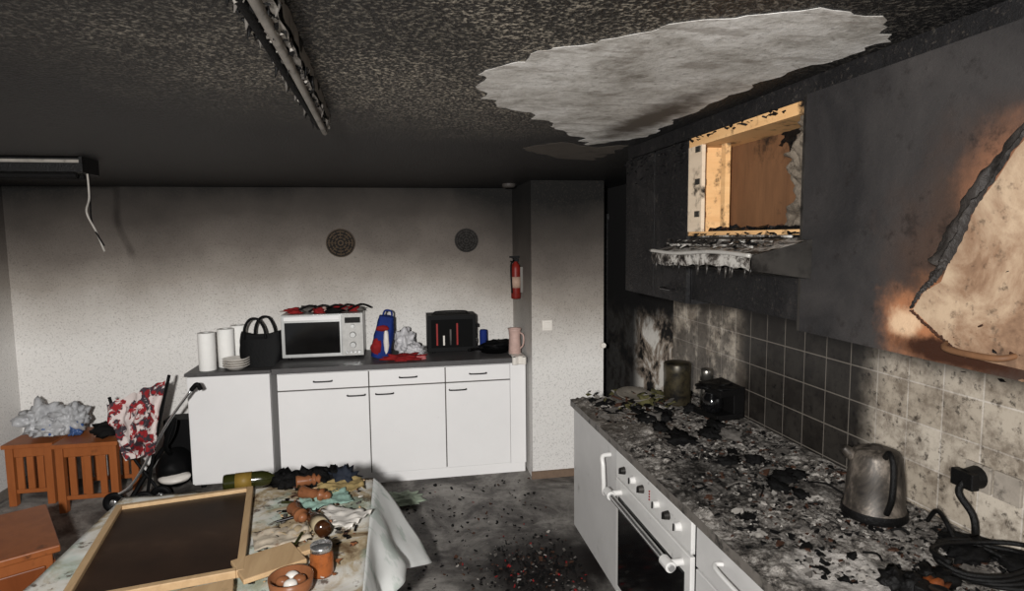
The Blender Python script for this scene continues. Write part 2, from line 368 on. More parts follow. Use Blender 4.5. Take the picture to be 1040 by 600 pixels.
o.box((UX-.011,1.533,ZB),(UX+.02,1.543,ZT+.01),SOOTM)
for i in range(40): o.chip((UX-.012,abs(R.gauss(0,.15))+.8,R.gauss(1.70,.06)),R.uniform(.005,.014),R.choice([RUB,CH4,PALE]),.15)
o.done(0.0015)

# ---------------------------------------------------------------- hood
o=Ob("range_hood")
y0,y1=1.49,2.14
def m_hood():
    s=N("flaked_scorched_enamel",0.45,0.2)
    k=s.ramp(s.noise(14,8,0.75,None,0.5),[(0.40,(18,16,16)),(0.47,(84,78,73)),(0.56,(186,182,176))])
    k=s.mix(s.mr(s.noise(45,5,.7),.53,.63,0,.75),k,(36,31,28))
    s.bump(s.noise(40,6,.7),.5,.006); return s.col(k)
WS=m_hood()
def droop(y): return .012*math.sin((y-y0)*9)+.010*noise.noise(V((y*11,0,0)))
def hs(u,v):
    y=y0+(y1-y0)*u; x=.93+.195*v; return (x,y,1.845+.045*v+droop(y)*(1-v)*.6+.004*noise.noise(V((x*60,y*60,0))))
o.grid(hs,60,16,WS)
def hf(u,v):
    y=y0+(y1-y0)*u; return (.93-.004*math.sin(v*3.1),y,1.845+droop(y)*.6-.040*v-.006*noise.noise(V((y*25,3,0)))*v)
o.grid(hf,60,4,WS)
o.tube([(.926,y0,1.845),(.924,y0+.2,1.852),(.926,y0+.45,1.842),(.926,y1,1.848)],.006,simple("hood_front_lip",(196,192,186),.4,.2,var=.25,scale=10,soot=.3,sscale=14),8,8)
o.grid(lambda u,v:(.93+.19*v,y0+(y1-y0)*u,1.805-.028*v),10,4,SOOTM)
o.raw([(.93,y0,1.805),(.93,y0,1.845),(1.125,y0,1.89),(1.125,y0,1.777)],[(0,1,2,3)],SOOTM)
o.raw([(.93,y1,1.805),(.93,y1,1.845),(1.125,y1,1.89),(1.125,y1,1.777)],[(0,1,2,3)],SOOTM)
o.raw([(1.125,y0,1.777),(1.125,y0,1.89),(1.125,y1,1.89),(1.125,y1,1.777)],[(0,1,2,3)],SOOTM)
for i in range(5):
    x=0.97+i*.030; z=1.858+ (x-.93)*0.23
    o.tube([(x,y0+.06+.1*(i%2),z),(x+.003,1.8,z+.003),(x,y1-.05,z+.001)],.004,SOOTM if i%2 else WS,6)
for i in range(150): o.chip((R.uniform(.95,1.12),R.uniform(y0+.02,y1-.02),1.863+R.random()*.022),R.uniform(.006,.02),R.choice([WS,RUB,CH1,CH1,CH2]),0.25)
for i in range(16):
    y=R.uniform(y0,y1); o.tube([(.93,y,1.81),(.93,y+.004,1.795-R.random()*.02)],lambda t:.004*(1-t)+.001,SOOTM,5,1)
o.done()

# ---------------------------------------------------------------- right base units + worktop
CX=1.05; Y0=0.7; Y1=3.57
def basecab(yA,yB_):
    o=Ob("burnt_kitchen_base_cabinet")
    o.box((CX+.02,yA,0.1),(XC,yB_,0.858),WHITE2); o.box((CX+.06,yA,0),(XC,yB_,0.1),GAP); return o
o=basecab(2.80,Y1)
o.box((CX,2.805,0.1),(CX+.018,Y1,0.855),WHITE2)
o.tube([(CX,2.90,0.79),(CX-.045,2.90,0.785),(CX-.05,2.88,0.74),(CX-.05,2.87,0.66),(CX-.045,2.87,0.60),(CX,2.87,0.595)],0.012,ENAMEL,10)
o.done(.003)
o=basecab(Y0,1.995)
o.box((CX,1.34,0.1),(CX+.018,1.99,0.68),WHITE2); o.box((CX,1.34,0.69),(CX+.018,1.99,0.855),WHITE2)
o.box((CX,Y0,0.1),(CX+.018,1.33,0.68),WHITE2); o.box((CX,Y0,0.69),(CX+.018,1.33,0.855),WHITE2)
o.tube([(CX,1.5,0.80),(CX-.04,1.52,0.80),(CX-.04,1.78,0.80),(CX,1.8,0.80)],0.008,ENAMEL,10)
o.done(0.003)
def m_char_top():
    s=N("ash_covered_worktop",0.6)
    k=s.ramp(s.noise(18,9,0.82,None,0.4),[(0.36,(12,12,12)),(0.43,(50,47,45)),(0.50,(112,106,100)),(0.60,(190,184,177))])
    k=s.mix(s.mr(s.noise(3,5,0.6),0.50,0.64,0,0.6),k,(22,21,20))
    k=s.mix(s.blob((1.26,1.52,0.9),(0.18,0.17,1),0.5,14,0.6,0.9),k,(184,178,172))
    k=s.mix(s.math('MULTIPLY',s.blob((1.25,3.2,0.9),(0.35,0.5,1),0.5,9,0.4,1.2),.6),k,(104,96,88),)
    k=s.mix(s.math('MULTIPLY',s.blob((1.38,2.3,0.9),(0.26,0.34,1),0.4,9,0.6,1.1),.7),k,(14,13,13),)
    s.bump(s.noise(40,7,0.75),0.9,0.014); return s.col(k)
ASH=m_char_top()
o=Ob("burnt_worktop")
o.box((1.03,Y0,0.862),(XC,Y1+.01,0.898),simple("worktop_edge",(118,112,106),0.5,soot=0.5,sscale=14))
def wtop(x,y):
    return 0.020*max(0,noise.noise(V((x*7,y*7,0)))+0.15)+0.014*max(0,noise.noise(V((x*22,y*22,5))))+0.006*noise.noise(V((x*60,y*60,8)))
def f(u,v):
    x=1.028+(XC-1.03)*u; y=Y0+(Y1+.012-Y0)*v
    e=min(1,min(u,1-u)*18+.10)
    return (x,y,0.9+max(wtop(x,y),0)*e)
o.grid(f,140,420,ASH)
o.done()

# oven
o=Ob("built_in_oven")
o.box((CX+.004,2.002,0.12),(CX+.55,2.793,0.855),DM)
o.box((CX-.012,2.005,0.725),(CX+.01,2.79,0.852),ENAMEL)
o.box((CX-.014,2.005,0.14),(CX+.01,2.79,0.715),ENAMEL)
o.box((CX-.020,2.05,0.18),(CX-.010,2.745,0.635),GLASS)
for i,y in enumerate([2.68,2.56,2.46,2.30,2.20,2.10]):
    o.cyl((CX-.01,y,.79),(CX-.035,y,.79),.019 if i!=3 else .015,.015,ENAMEL if i%2 else SOOTM,18); o.box((CX-.042,y-.003,.775),(CX-.034,y+.003,.805),DM)
for i in range(4): o.cyl((CX-.012,2.385,.775+i*.012),(CX-.016,2.385,.775+i*.012),.004,.004,RED,8)
o.cyl((CX-.075,2.76,.665),(CX-.075,2.03,.665),.013,.013,CHROME,14)
for y in (2.72,2.07):
    o.cyl((CX-.01,y,.665),(CX-.075,y,.665),.014,.014,ENAMEL,14); o.cyl((CX-.075,y+.03,.665),(CX-.075,y-.03,.665),.021,.021,ENAMEL,16)
o.done(0.003)

o=Ob("worktop_debris")
for i in range(5600):
    y=R.uniform(Y0+.1,Y1-.03); x=1.06+(XC-1.1)*R.random()**0.85
    if noise.noise(V((x*4,y*4,2)))<-0.25: continue
    s_=R.choice([.005,.007,.009,.012,.017]) * (1.9 if R.random()<.05 else 1)
    e=min(1,min(x-1.03,XC-x)/.83*18+.1)
    zz=.9+max(0,wtop(x,y))*e+.002
    o.chip((x,y,zz),s_,R.choice([CH1,CH1,CH1,CH2,CH2,CH2,CH2,CH4,CH3]),R.uniform(.2,.6))
for i in range(24):
    x=R.uniform(1.15,1.65); y=R.uniform(1.0,3.3); a=R.uniform(0,3.1); L=R.uniform(.05,.15)
    o.tube([(x,y,.918),(x+L*.5*math.cos(a)+R.uniform(-.02,.02),y+L*.5*math.sin(a),.922+R.random()*.015),(x+L*math.cos(a),y+L*math.sin(a),.918)],R.uniform(.002,.005),R.choice([CH1,CH2]),6,3)
for i in range(46):
    x=R.uniform(1.12,1.75); y=R.uniform(1.1,3.3); T=Tr(x,y,.922,R.uniform(0,360),R.uniform(-10,10),R.uniform(-10,10)); q=R.uniform(.02,.05); off=R.uniform(0,90)
    o.grid(lambda u,v:tuple(T@V(((u-.5)*q*(1+.6*noise.noise(V((v*4,off,0)))),(v-.5)*q*1.4*(1+.5*noise.noise(V((u*4,off,5)))),.012*noise.noise(V((u*3,v*3,off)))))),6,6,R.choice([CH1,CH2,CH2,CH3]))
o.done()
o=Ob("burnt_plastic_lump")
for i in range(12): o.blob((R.uniform(1.3,1.78),R.uniform(2.45,3.2),.92),(R.uniform(.03,.07),R.uniform(.03,.07),.026),R.choice([CH1,CH1,CH2]),.7,5,3,flat=.905)
for i in range(6): o.blob((R.uniform(1.3,1.6),R.uniform(2.0,2.45),.915),(R.uniform(.02,.05),R.uniform(.03,.06),.02),CH1,.7,5,3,flat=.905)
for i in range(5): o.blob((R.uniform(1.5,1.8),R.uniform(1.25,1.6),.92),(R.uniform(.03,.07),R.uniform(.03,.07),.025),CH1,.6,4,3,flat=.905)
for i in range(5): o.blob((1.36+.03*i,R.uniform(1.36,1.44),.92),(R.uniform(.03,.05),R.uniform(.03,.05),.035),RUB if i!=2 else simple("orange_melt",(130,68,32),.5,soot=.5),.6,4,3,flat=.905)
o.done()
o=Ob("charred_cable_coil")
for k in range(4):
    pts=[]
    for i in range(10):
        a=i*.75+k; pts.append((1.66+(.10+.02*k)*math.cos(a),1.42+(.14-.015*k)*math.sin(a),.93+.012*math.sin(i*1.3+k)+.012*k))
    o.tube(pts,.007,RUB,7,4)
o.done()

# kettle
KX,KY=1.62,1.80
KM=N("burnt_steel_kettle",0.5,0.35,.3)
KMc=KM.ramp(KM.noise(1.0,7,.7,KM.stretch((9,9,5)),.5),[(0.38,(20,18,17)),(0.52,(66,60,54)),(0.68,(138,127,116))]); KM=KM.col(KMc)
o=Ob("electric_kettle"); T=Tr(KX,KY,0.922)
o.lathe([(0.0,0),(.098,0),(.101,.015),(.099,.03),(.095,.035),(.090,.12),(.078,.212),(.071,.228),(.05,.236),(.02,.240),(.018,.248),(0,.250)],KM,T,32)
o.lathe([(.101,-.002),(.105,.004),(.102,.03)],RUB,T,32)
o.tube([(KX-.02,KY-.06,1.145),(KX-.035,KY-.095,1.175),(KX-.045,KY-.125,1.14),(KX-.05,KY-.13,1.04),(KX-.04,KY-.10,.97)],.010,RUB,8)
o.tube([(KX-.05,KY+.03,1.115),(KX-.08,KY+.04,1.14),(KX-.095,KY+.045,1.155)],lambda t:.026-.014*t,KM,10)
o.done()
o=Ob("wall_socket_with_plug")
SOCK=simple("sooty_white_plastic",(170,160,148),0.4,var=.3,soot=.5,sscale=20)
o.box((XR-.012,1.60,1.05),(XR,1.69,1.14),SOCK); o.box((XR-.012,1.50,1.05),(XR,1.59,1.14),SOCK)
o.cyl((XR-.012,1.645,1.095),(XR-.06,1.645,1.095),.038,.030,RUB,16); o.box((XR-.075,1.605,1.065),(XR-.045,1.685,1.12),RUB)
o.tube([(XR-.06,1.645,1.09),(XR-.085,1.64,1.05),(XR-.07,1.60,.99),(XR-.09,1.57,.94),(XR-.16,1.52,.925),(XR-.22,1.5,.925)],.011,RUB,8)
o.tube([(XR-.22,1.5,.925),(1.68,1.54,.95),(1.70,1.60,.99),(1.73,1.66,.985),(1.74,1.70,.93)],.007,RUB,8)
o.done(0.003)
o=Ob("burnt_power_strip"); o.box((-.03,-.12,0),(.03,.12,.035),RUB,Tr(1.42,1.25,.918,20))
for i in range(3): o.lathe([(0,.036),(.02,.036),(.024,.04),(.026,.036)],DM,Tr(1.42,1.25,.918,20)@Matrix.Translation((0,-.07+.07*i,0)),16)
o.done(0.006)

o=Ob("steel_canister"); T=Tr(1.60,3.30,0.918)
o.lathe([(0,0),(.075,0),(.078,.01),(.078,.18),(.08,.19),(.08,.235),(.074,.245),(.03,.25),(0,.252)],simple("sooty_brown_canister",(80,72,54),.4,.5,soot=.6,sscale=8),T,28); o.done()
o=Ob("coffee_maker"); 
T=Tr(1.70,3.02,.918,10)
o.box((-.08,-.1,0),(.1,.1,.03),RUB,T); o.box((.03,-.1,.03),(.1,.1,.17),RUB,T); o.box((-.05,-.09,.14),(.1,.09,.175),RUB,Tr(1.70,3.02,.918,10,6,-5))
o.lathe([(0,.032),(.055,.032),(.062,.06),(.055,.11),(.04,.13),(.04,.135)],GLASS,Tr(1.67,3.02,.918),24)
o.blob((1.68,3.0,1.09),(.09,.09,.02),RUB,.8,4,3)
o.done(0.01)
o=Ob("glass_storage_jar"); o.lathe([(0,0),(.035,0),(.037,.01),(.037,.11),(.03,.13),(.03,.14),(.036,.14),(.036,.20),(.03,.21),(0,.212)],STEEL,Tr(1.76,3.25,.918),20); o.done()
o=Ob("stack_of_plates")
SP=simple("sooty_plate",(140,132,121),.4,soot=.45,sscale=14)
for i in range(4): o.lathe([(0,.0),(.06,.0),(.10,.018),(.105,.02),(.102,.022),(.06,.005),(0,.005)],SP if i in(0,3) else CH2,Tr(1.33+.01*i,3.40-.01*i,.918+.012*i,0,3*i),28)
o.done()
o=Ob("leaf_litter")
OL=simple("olive_flake",(86,82,50),.8)
for i in range(130): o.chip((R.uniform(1.08,1.55),R.uniform(3.1,3.52),R.uniform(.915,.97)),R.uniform(.02,.05),R.choice([CH4,CH2,CH3,OL,CH1,CH1]),.15)
for i in range(4): o.blob((R.uniform(1.38,1.55),R.uniform(3.2,3.5),.94),(.05,.05,.035),R.choice([OL,CH4,CH1]),.8,5,3,flat=.905)
o.done()

# ---------------------------------------------------------------- back cabinets
CT=0.955; FY=4.70; YC=YB-.02
o=Ob("white_base_cabinet")
o.box((-0.90,FY+.02,0.09),(0.86,YC,CT-.04),WHITE); o.box((0.86,FY+.01,0.09),(0.985,YC,CT-.04),WHITE)
o.box((-0.88,FY+.05,0),(0.985,YC,0.09),WHITE)
xs=[-0.90,-0.235,0.345,0.86]
for i in range(3):
    o.box((xs[i]+.004,FY,0.785),(xs[i+1]-.004,FY+.018,0.905),WHITE); o.box((xs[i]+.004,FY,0.10),(xs[i+1]-.004,FY+.018,0.775),WHITE)
    o.box((xs[i],FY+.017,0.772),(xs[i+1],FY+.021,0.788),GAPL)
for x in xs[1:3]: o.box((x-.006,FY+.017,.1),(x+.006,FY+.021,.9),GAPL)
def bow(o,xc,z):
    o.tube([(xc-.065,FY,z),(xc-.06,FY-.025,z),(xc,FY-.032,z),(xc+.06,FY-.025,z),(xc+.065,FY,z)],.006,DM,8,4)
for xc in (-.57,.06,.6): bow(o,xc,.845)
for xc in (-.33,-.12,.44): bow(o,xc,.725)
o.box((-0.93,FY-.02,CT-.04),(0.995,YC,CT),GREYTOP)
o.done(0.003)
o=Ob("small_white_refrigerator")
o.box((-1.575,4.92,0.03),(-0.985,YC,0.885),WHITE); o.box((-1.575,4.885,0.05),(-0.985,4.915,0.88),WHITE)
o.box((-1.59,4.88,0.885),(-0.975,YC,0.91),GREYTOP)
for x in(-1.52,-1.04): o.cyl((x,4.96,0),(x,4.96,.03),.02,.02,BLACK)
o.done(0.005)

# microwave
o=Ob("microwave_oven"); mx0,mx1,mz0,mz1,my=-0.90,-0.28,.975,1.315,4.97
SIL=simple("silver_microwave",(170,170,168),.35,.4,var=.15,soot=.15)
o.box((mx0,my+.015,mz0),(mx1,my+.34,mz1),SIL); o.box((mx0,my,mz0+.005),(mx1-.165,my+.015,mz1-.004),SIL); o.box((mx1-.16,my,mz0+.005),(mx1,my+.015,mz1-.004),simple("microwave_panel",(196,194,190),.4))
o.box((mx0+.025,my-.004,mz0+.03),(mx1-.18,my+.001,mz1-.06),GLASS)
o.box((mx0+.02,my-.003,mz1-.045),(mx1-.18,my+.001,mz1-.015),WHITE)
o.box((mx1-.14,my-.003,mz1-.075),(mx1-.02,my+.001,mz1-.03),GLASS)
for z in (mz0+.09,mz0+.17,mz0+.24): o.cyl((mx1-.08,my,z),(mx1-.08,my-.018,z),.026 if z<1.15 else .017,.02 if z<1.15 else .014,SIL,20)
for i in range(4): o.box((mx1-.14+.032*i,my-.005,mz0+.02),(mx1-.118+.032*i,my,mz0+.045),CHROME)
for x in (mx0+.05,mx1-.05):
    for y in(my+.05,my+.3): o.cyl((x,y,CT),(x,y,mz0),.015,.015,BLACK)
o.done(0.004)
o=Ob("burnt_cloth_on_microwave"); 
for i in range(16): o.blob((R.uniform(-.84,-.34),R.uniform(5.03,5.24),1.33),(R.uniform(.04,.09),R.uniform(.03,.06),R.uniform(.012,.035)),R.choice([REDC,REDC,CH1,PINK,CH2]),.6,4,3,flat=1.318)
for i in range(5): o.tube([(-.8+.1*i,5.05,1.33),(-.7+.1*i,5.1,1.375),(-.62+.1*i,5.15,1.34)],.008,CH1,6,4)
o.done()

o=Ob("blue_backpack")
T=Tr(-.15,5.0,CT,0,0,10)
def bp(u,v):
    a=u*2*math.pi; c=math.copysign(abs(math.cos(a))**.6,math.cos(a)); s_=math.copysign(abs(math.sin(a))**.6,math.sin(a))
    w=.078*(1-.25*v**3); d=.09*(1-.4*v**2); k=1+.12*noise.noise(V((c*2,s_*2,v*5)))
    return tuple(T@V((w*c*k,d*s_*k,.33*v)))
o.grid(bp,32,16,BLUE); o.grid(lambda u,v:tuple(V(bp(u,1)).lerp(T@V((0,0,.345)),v)),32,3,BLUE)
o.blob(T@V((-.04,-.07,.08)),(.045,.04,.07),REDC,.4,3,3); o.blob(T@V((.025,-.08,.14)),(.022,.02,.11),CREAM,.2,3,3); o.blob(T@V((-.02,-.085,.24)),(.05,.02,.025),REDC,.2,3,3)
o.tube([T@V((-.03,-.02,.32)),T@V((-.02,-.02,.375)),T@V((.03,-.02,.375)),T@V((.04,-.02,.32))],.008,BLUE,8)
o.done()
WF=simple("white_film",(206,204,206),.35,var=.25,scale=14)
o=Ob("white_plastic_bag"); o.blob((.05,5.12,CT+.08),(.09,.11,.12),WF,.45,4,4,flat=CT+.001); o.blob((.12,4.95,CT+.035),(.08,.08,.06),WF,.5,5,4,flat=CT+.001); o.done()
o=Ob("red_cloth"); o.blob((.03,4.80,CT+.02),(.13,.06,.03),REDC,.7,4,4,flat=CT+.001); o.blob((.15,4.82,CT+.012),(.06,.05,.02),simple("pink_paper",(206,120,120),.8),.6,4,3,flat=CT+.001); o.done()
o=Ob("black_toaster"); tx0,tx1=.23,.63
o.box((tx0,5.0,CT+.015),(tx1,5.24,CT+.315),BLACK)
o.box((tx0+.03,4.992,CT+.05),(tx1-.03,5.002,CT+.28),GAP)
for i,(m,zz) in enumerate(((RED,.25),(CREAM,.15),(SOOTM,.2),(RED,.25))): o.box((tx0+.07+.055*i,4.986,CT+.07),(tx0+.084+.055*i,4.994,CT+zz),m)
o.box((tx0+.04,5.06,CT+.312),(tx1-.04,5.09,CT+.318),GAP); o.box((tx0+.04,5.15,CT+.312),(tx1-.04,5.18,CT+.318),GAP)
o.box((tx1,5.08,CT+.2),(tx1+.03,5.14,CT+.225),BLACK); o.cyl((tx1,5.11,CT+.08),(tx1+.02,5.11,CT+.08),.02,.018,CHROME)
for x in (tx0+.05,tx1-.05): o.cyl((x,5.05,CT),(x,5.05,CT+.015),.015,.015,BLACK); o.cyl((x,5.19,CT),(x,5.19,CT+.015),.015,.015,BLACK)
o.tube([(tx0+.06,5.12,CT+.315),(tx0+.09,5.12,CT+.335),(tx1-.09,5.12,CT+.335),(tx1-.06,5.12,CT+.315)],.006,BLACK,8)
o.done(0.018,3)
o=Ob("blue_drink_can"); o.lathe([(0,0),(.028,0),(.033,.01),(.033,.15),(.027,.165),(0,.165)],BLUE,Tr(.71,5.15,CT)); o.done()
o=Ob("frying_pan"); o.lathe([(0,.0),(.11,0),(.14,.045),(.145,.047),(.137,.045),(.108,.006),(0,.006)],BLACK,Tr(.78,4.98,CT+.001)); o.tube([(.67,4.9,CT+.04),(.6,4.82,CT+.06),(.54,4.76,CT+.065)],.011,BLACK,8); o.blob((.80,5.0,CT+.06),(.12,.09,.04),BLACK,.5,4,3); o.done()
o=Ob("plastic_pitcher"); o.lathe([(0,0),(.045,0),(.05,.02),(.045,.15),(.05,.2),(.056,.215),(.05,.21),(.04,.15),(0,.02)],PINK,Tr(.92,4.82,CT+.001)); o.tube([(.962,4.80,CT+.18),(.982,4.77,CT+.16),(.98,4.77,CT+.09),(.96,4.80,CT+.05)],.007,PINK,8); o.done()
o=Ob("tea_towel"); o.grid(lambda u,v:(.87+.11*u, 4.665-.0-(0.012*math.sin(u*9)), CT+.008-.06*v) ,10,8,CREAM); o.grid(lambda u,v:(.87+.11*u,4.665+.20*v,CT+.012+.01*noise.noise(V((u*4,v*4,0)))),10,8,CREAM); o.done(solid=.003)

# on refrigerator
for x,y,h in ((-1.45,4.99,.29),(-1.34,5.10,.30),(-1.27,5.22,.31)):
    o=Ob("paper_towel_roll"); o.lathe([(.02,0),(.060,0),(.062,.004),(.062,h-.004),(.060,h),(.02,h),(.02,0)],PAPER,Tr(x,y,.911)); o.done()
o=Ob("stacked_white_bowls")
for i in range(4): o.lathe([(0,.0),(.05,.0),(.095,.03),(.10,.034),(.095,.034),(.05,.006),(0,.006)],CREAM,Tr(-1.24,4.97,.911+.018*i))
o.done()
LEA=simple("black_leather",(9,9,10),.6,var=.4,scale=20,bump=.3,spec=.12)
o=Ob("black_handbag")
def bag(u,v):
    a=u*2*math.pi; w=.16*(1-.10*v+.1*math.sin(v*3)); d=.085*(1-.55*v)
    c,s_=math.cos(a),math.sin(a); c=math.copysign(abs(c)**.7,c); s_=math.copysign(abs(s_)**.7,s_)
    return (-1.07+w*c*(1+.07*noise.noise(V((c*2,s_*2,v*3)))),5.08+d*s_,.914+.26*v+(.015*math.cos(a*2) if v>.9 else 0))
o.grid(bag,40,14,LEA); o.grid(lambda u,v:tuple(V(bag(u,1)).lerp(V((-1.07,5.08,1.15)),v)),40,2,LEA)
o.grid(lambda u,v:tuple(V(bag(u,0)).lerp(V((-1.07,5.08,.914)),v)),40,2,LEA)
for dy,dx in ((-.04,-.03),(.04,.03)):
    o.tube([(-1.16+dx,5.08+dy,1.13),(-1.15+dx,5.08+dy*1.3,1.22),(-1.11+dx,5.08+dy*1.3,1.285),(-1.05+dx,5.08+dy*1.3,1.285),(-1.01+dx,5.08+dy,1.21),(-1.0+dx,5.08+dy,1.13)],.010,LEA,8)
o.done()

for k,(x,z,r,c) in enumerate(((-.46,1.87,.115,(84,70,55)),(.60,1.88,.10,(58,55,52)))):
    o=Ob("woven_wall_plate"); T=Matrix.Translation((x,YB,z))@Matrix.Rotation(math.pi/2,4,'X')
    A=simple("straw_%d"%k,c,.8,var=.5,scale=60); B=simple("dark_straw_%d"%k,(30,27,25),.8)
    n=9
    for i in range(n):
        r0=r*i/n; r1=r*(i+1)/n
        o.lathe([(r0,.012),((r0+r1)/2,.022),(r1,.012)],A if i%2 else B,T,36)
    o.lathe([(r,.0),(r*1.04,.012),(r,.022),(r*.96,.012)],A,T,36)
    for i in range(16):
        a=i*math.pi/8; o.cyl(T@V((.3*r*math.cos(a),.3*r*math.sin(a),.022)),T@V((.92*r*math.cos(a),.92*r*math.sin(a),.022)),.003,.005,B if i%2 else A,6)
    o.done()
o=Ob("fire_extinguisher")
DR=simple("sooty_red_paint",(120,30,22),.45,var=.4,soot=.3,sscale=14)
ex,ey=.955,4.93; o.lathe([(0,0),(.036,0),(.040,.01),(.040,.25),(.032,.28),(.016,.295),(.016,.31),(0,.31)],DR,Tr(ex,ey,1.40))
o.box((ex-.02,ey-.02,1.705),(ex+.02,ey+.02,1.73),BLACK); o.box((ex-.05,ey-.008,1.735),(ex+.03,ey+.008,1.75),BLACK); o.box((ex-.045,ey-.008,1.70),(ex-.01,ey+.008,1.712),BLACK)
o.tube([(ex-.015,ey-.02,1.715),(ex-.045,ey-.04,1.68),(ex-.045,ey-.045,1.55),(ex-.04,ey-.045,1.45)],.007,BLACK,8)
o.lathe([(.0405,.09),(.0412,.09),(.0412,.18),(.0405,.18)],simple("faded_label",(170,142,124),.6,soot=.3),Tr(ex,ey,1.40)); o.box((ex+.035,ey-.02,1.45),(1.01,ey+.02,1.66),STEEL)
o.done()
o=Ob("light_switch"); o.box((1.09,4.568,1.18),(1.17,4.58,1.26),CREAM); o.box((1.105,4.562,1.195),(1.155,4.57,1.245),CREAM); o.done(0.003)
o=Ob("wall_hook_knob"); o.cyl((1.575,4.58,1.05),(1.575,4.55,1.05),.008,.008,CHROME,10); o.cyl((1.575,4.555,1.05),(1.575,4.53,1.05),.024,.020,CREAM,16); o.done()
o=Ob("smoke_detector"); o.lathe([(0,0),(.045,0),(.055,.012),(.055,.03)],simple("sooty_disc",(60,56,53),.6),Tr(.90,4.9,H-.03)); o.done()

# ---------------------------------------------------------------- burnt ceiling lamp
o=Ob("burnt_fluorescent_lamp")
GAL=simple("sooty_galvanised",(176,169,160),.45,.35,var=.5,scale=14,soot=.42,sscale=18)
def LXf(y): return -.212-.022*(y-.7)/1.5
ys=[0.7+i*.03 for i in range(52)]
L=len(ys); YE=ys[-1]
prof=[(-.044,0),(-.042,-.03),(-.020,-.042),(.018,-.042),(.036,-.03),(.040,0)]
vs=[]
def tap(y): return .55+.45*(YE-y)/1.5
for y in ys:
    for (dx,dz) in prof: vs.append((LXf(y)+dx*tap(y)+.008*noise.noise(V((y*13,dx*30,0))), y, H-.002+dz+.010*noise.noise(V((y*12,dx*9,4)))*(1 if dz else 0)))
k=len(prof)
o.raw(vs,[(j*k+i,j*k+i+1,(j+1)*k+i+1,(j+1)*k+i) for j in range(L-1) for i in range(k-1)],RUB,True)
o.raw(vs[:k],[tuple(range(k))],RUB); o.raw(vs[-k:],[tuple(range(k))],RUB)
o.grid(lambda u,v:(LXf(.7+1.5*u)+.040*tap(.7+1.5*u)+.002+.006*noise.noise(V((u*20,0,1))), .7+1.5*u, H-.004-.036*v+.004*noise.noise(V((u*26,v,3)))),60,3,GAL)
o.grid(lambda u,v:(LXf(.7+1.5*u)+(.036-.03*v)*tap(.7+1.5*u)+.006*noise.noise(V((u*24,v*3,6))), .7+1.5*u, H-.046+.006*noise.noise(V((u*30,v*2,8)))),70,3,GAL)
o.tube([(LXf(.7)+.006,.7,H-.05),(LXf(1.5)+.006,1.5,H-.052),(LXf(2.2)+.004,2.22,H-.065)],.010,GAL,10)
o.tube([(LXf(.7)-.018,.7,H-.048),(LXf(1.5)-.016,1.5,H-.05),(LXf(2.2)-.010,2.18,H-.055)],.009,CH1,10)
for i in range(170):
    y=R.uniform(.75,2.24); x=LXf(y)+R.choice([-.038,.034,.0,.01])*tap(y)+R.uniform(-.008,.008); l=R.uniform(.006,.03)
    z=H-.035; o.tube([(x,y,z),(x+R.uniform(-.006,.006),y+R.uniform(-.01,.01),z-l)],lambda t:.005*(1-t)+.001,R.choice([RUB,RUB,CH2]),5,1)
for i in range(200): y=R.uniform(.8,2.24); o.chip((LXf(y)+R.uniform(-.032,.03)*tap(y),y,H-.048),R.uniform(.006,.018),R.choice([RUB,GAL,CH3,CH2,CH1]),.4)
o.done()
o=Ob("hanging_lamp_fixture")
o.box((-2.84,3.50,H-.075),(-1.56,3.66,H-.006),RUB); o.box((-2.84,3.495,H-.03),(-1.55,3.505,H-.015),GAL); o.box((-1.565,3.49,H-.08),(-1.55,3.67,H),RUB)
o.cyl((-2.8,3.54,H-.09),(-1.6,3.54,H-.09),.014,.014,CH1,12); o.cyl((-2.8,3.62,H-.09),(-1.6,3.62,H-.09),.014,.014,CH1,12)
o.tube([(-1.56,3.56,H-.06),(-1.555,3.55,H-.2),(-1.55,3.5,H-.28),(-1.52,3.52,H-.38),(-1.48,3.5,H-.48)],.005,CH3,7)
o.tube([(-1.56,3.58,H-.06),(-1.565,3.58,H-.22),(-1.54,3.53,H-.34),(-1.48,3.5,H-.45)],.004,CH1,7)
o.done()

# ---------------------------------------------------------------- table
TZ=.75
o=Ob("dining_table")
o.box((-1.22,1.15,TZ-.035),(-.15,2.92,TZ-.003),ORW)
for x in(-1.16,-.22):
    for y in (1.22,2.84): o.box((x-.03,y-.03,0),(x+.03,y+.03,TZ-.035),ORW)
o.box((-1.16,2.82,TZ-.12),(-.22,2.84,TZ-.035),ORW); o.box((-.22,1.2,TZ-.12),(-.2,2.84,TZ-.035),ORW)
o.done(.004)
def m_cloth():
    s=N("stained_tablecloth",.85)
    k=s.ramp(s.noise(6,6,.65,None,.6),[(0.34,(108,86,62)),(0.44,(176,158,128)),(0.54,(210,206,196)),(0.7,(222,221,218))])
    k=s.mix(s.mr(s.noise(3.5,3,.5),.54,.60,0,.45),k,(156,186,174))
    k=s.mix(s.mr(s.noise(14,6,.7),.56,.66,0,.85),k,(82,60,45))
    s.bump(s.noise(30,4),.2,.005); return s.col(k)
CLOTH=m_cloth()
PLAINC=N("white_cloth_drape",.85); PLAINC=PLAINC.col(PLAINC.mix(PLAINC.mr(PLAINC.noise(1.0,4,.6,PLAINC.stretch((8,8,2))),.54,.62,0,.5),(222,223,220),(160,176,165)))
o=Ob("tablecloth")
def top(u,v):
    x=-1.24+1.10*u; y=1.13+1.80*v
    return (x,y,TZ+.002+.010*max(0,noise.noise(V((x*5,y*5,1))))+.006*noise.noise(V((x*14,y*14,1)))*.6+.004)
o.grid(top,50,80,CLOTH)
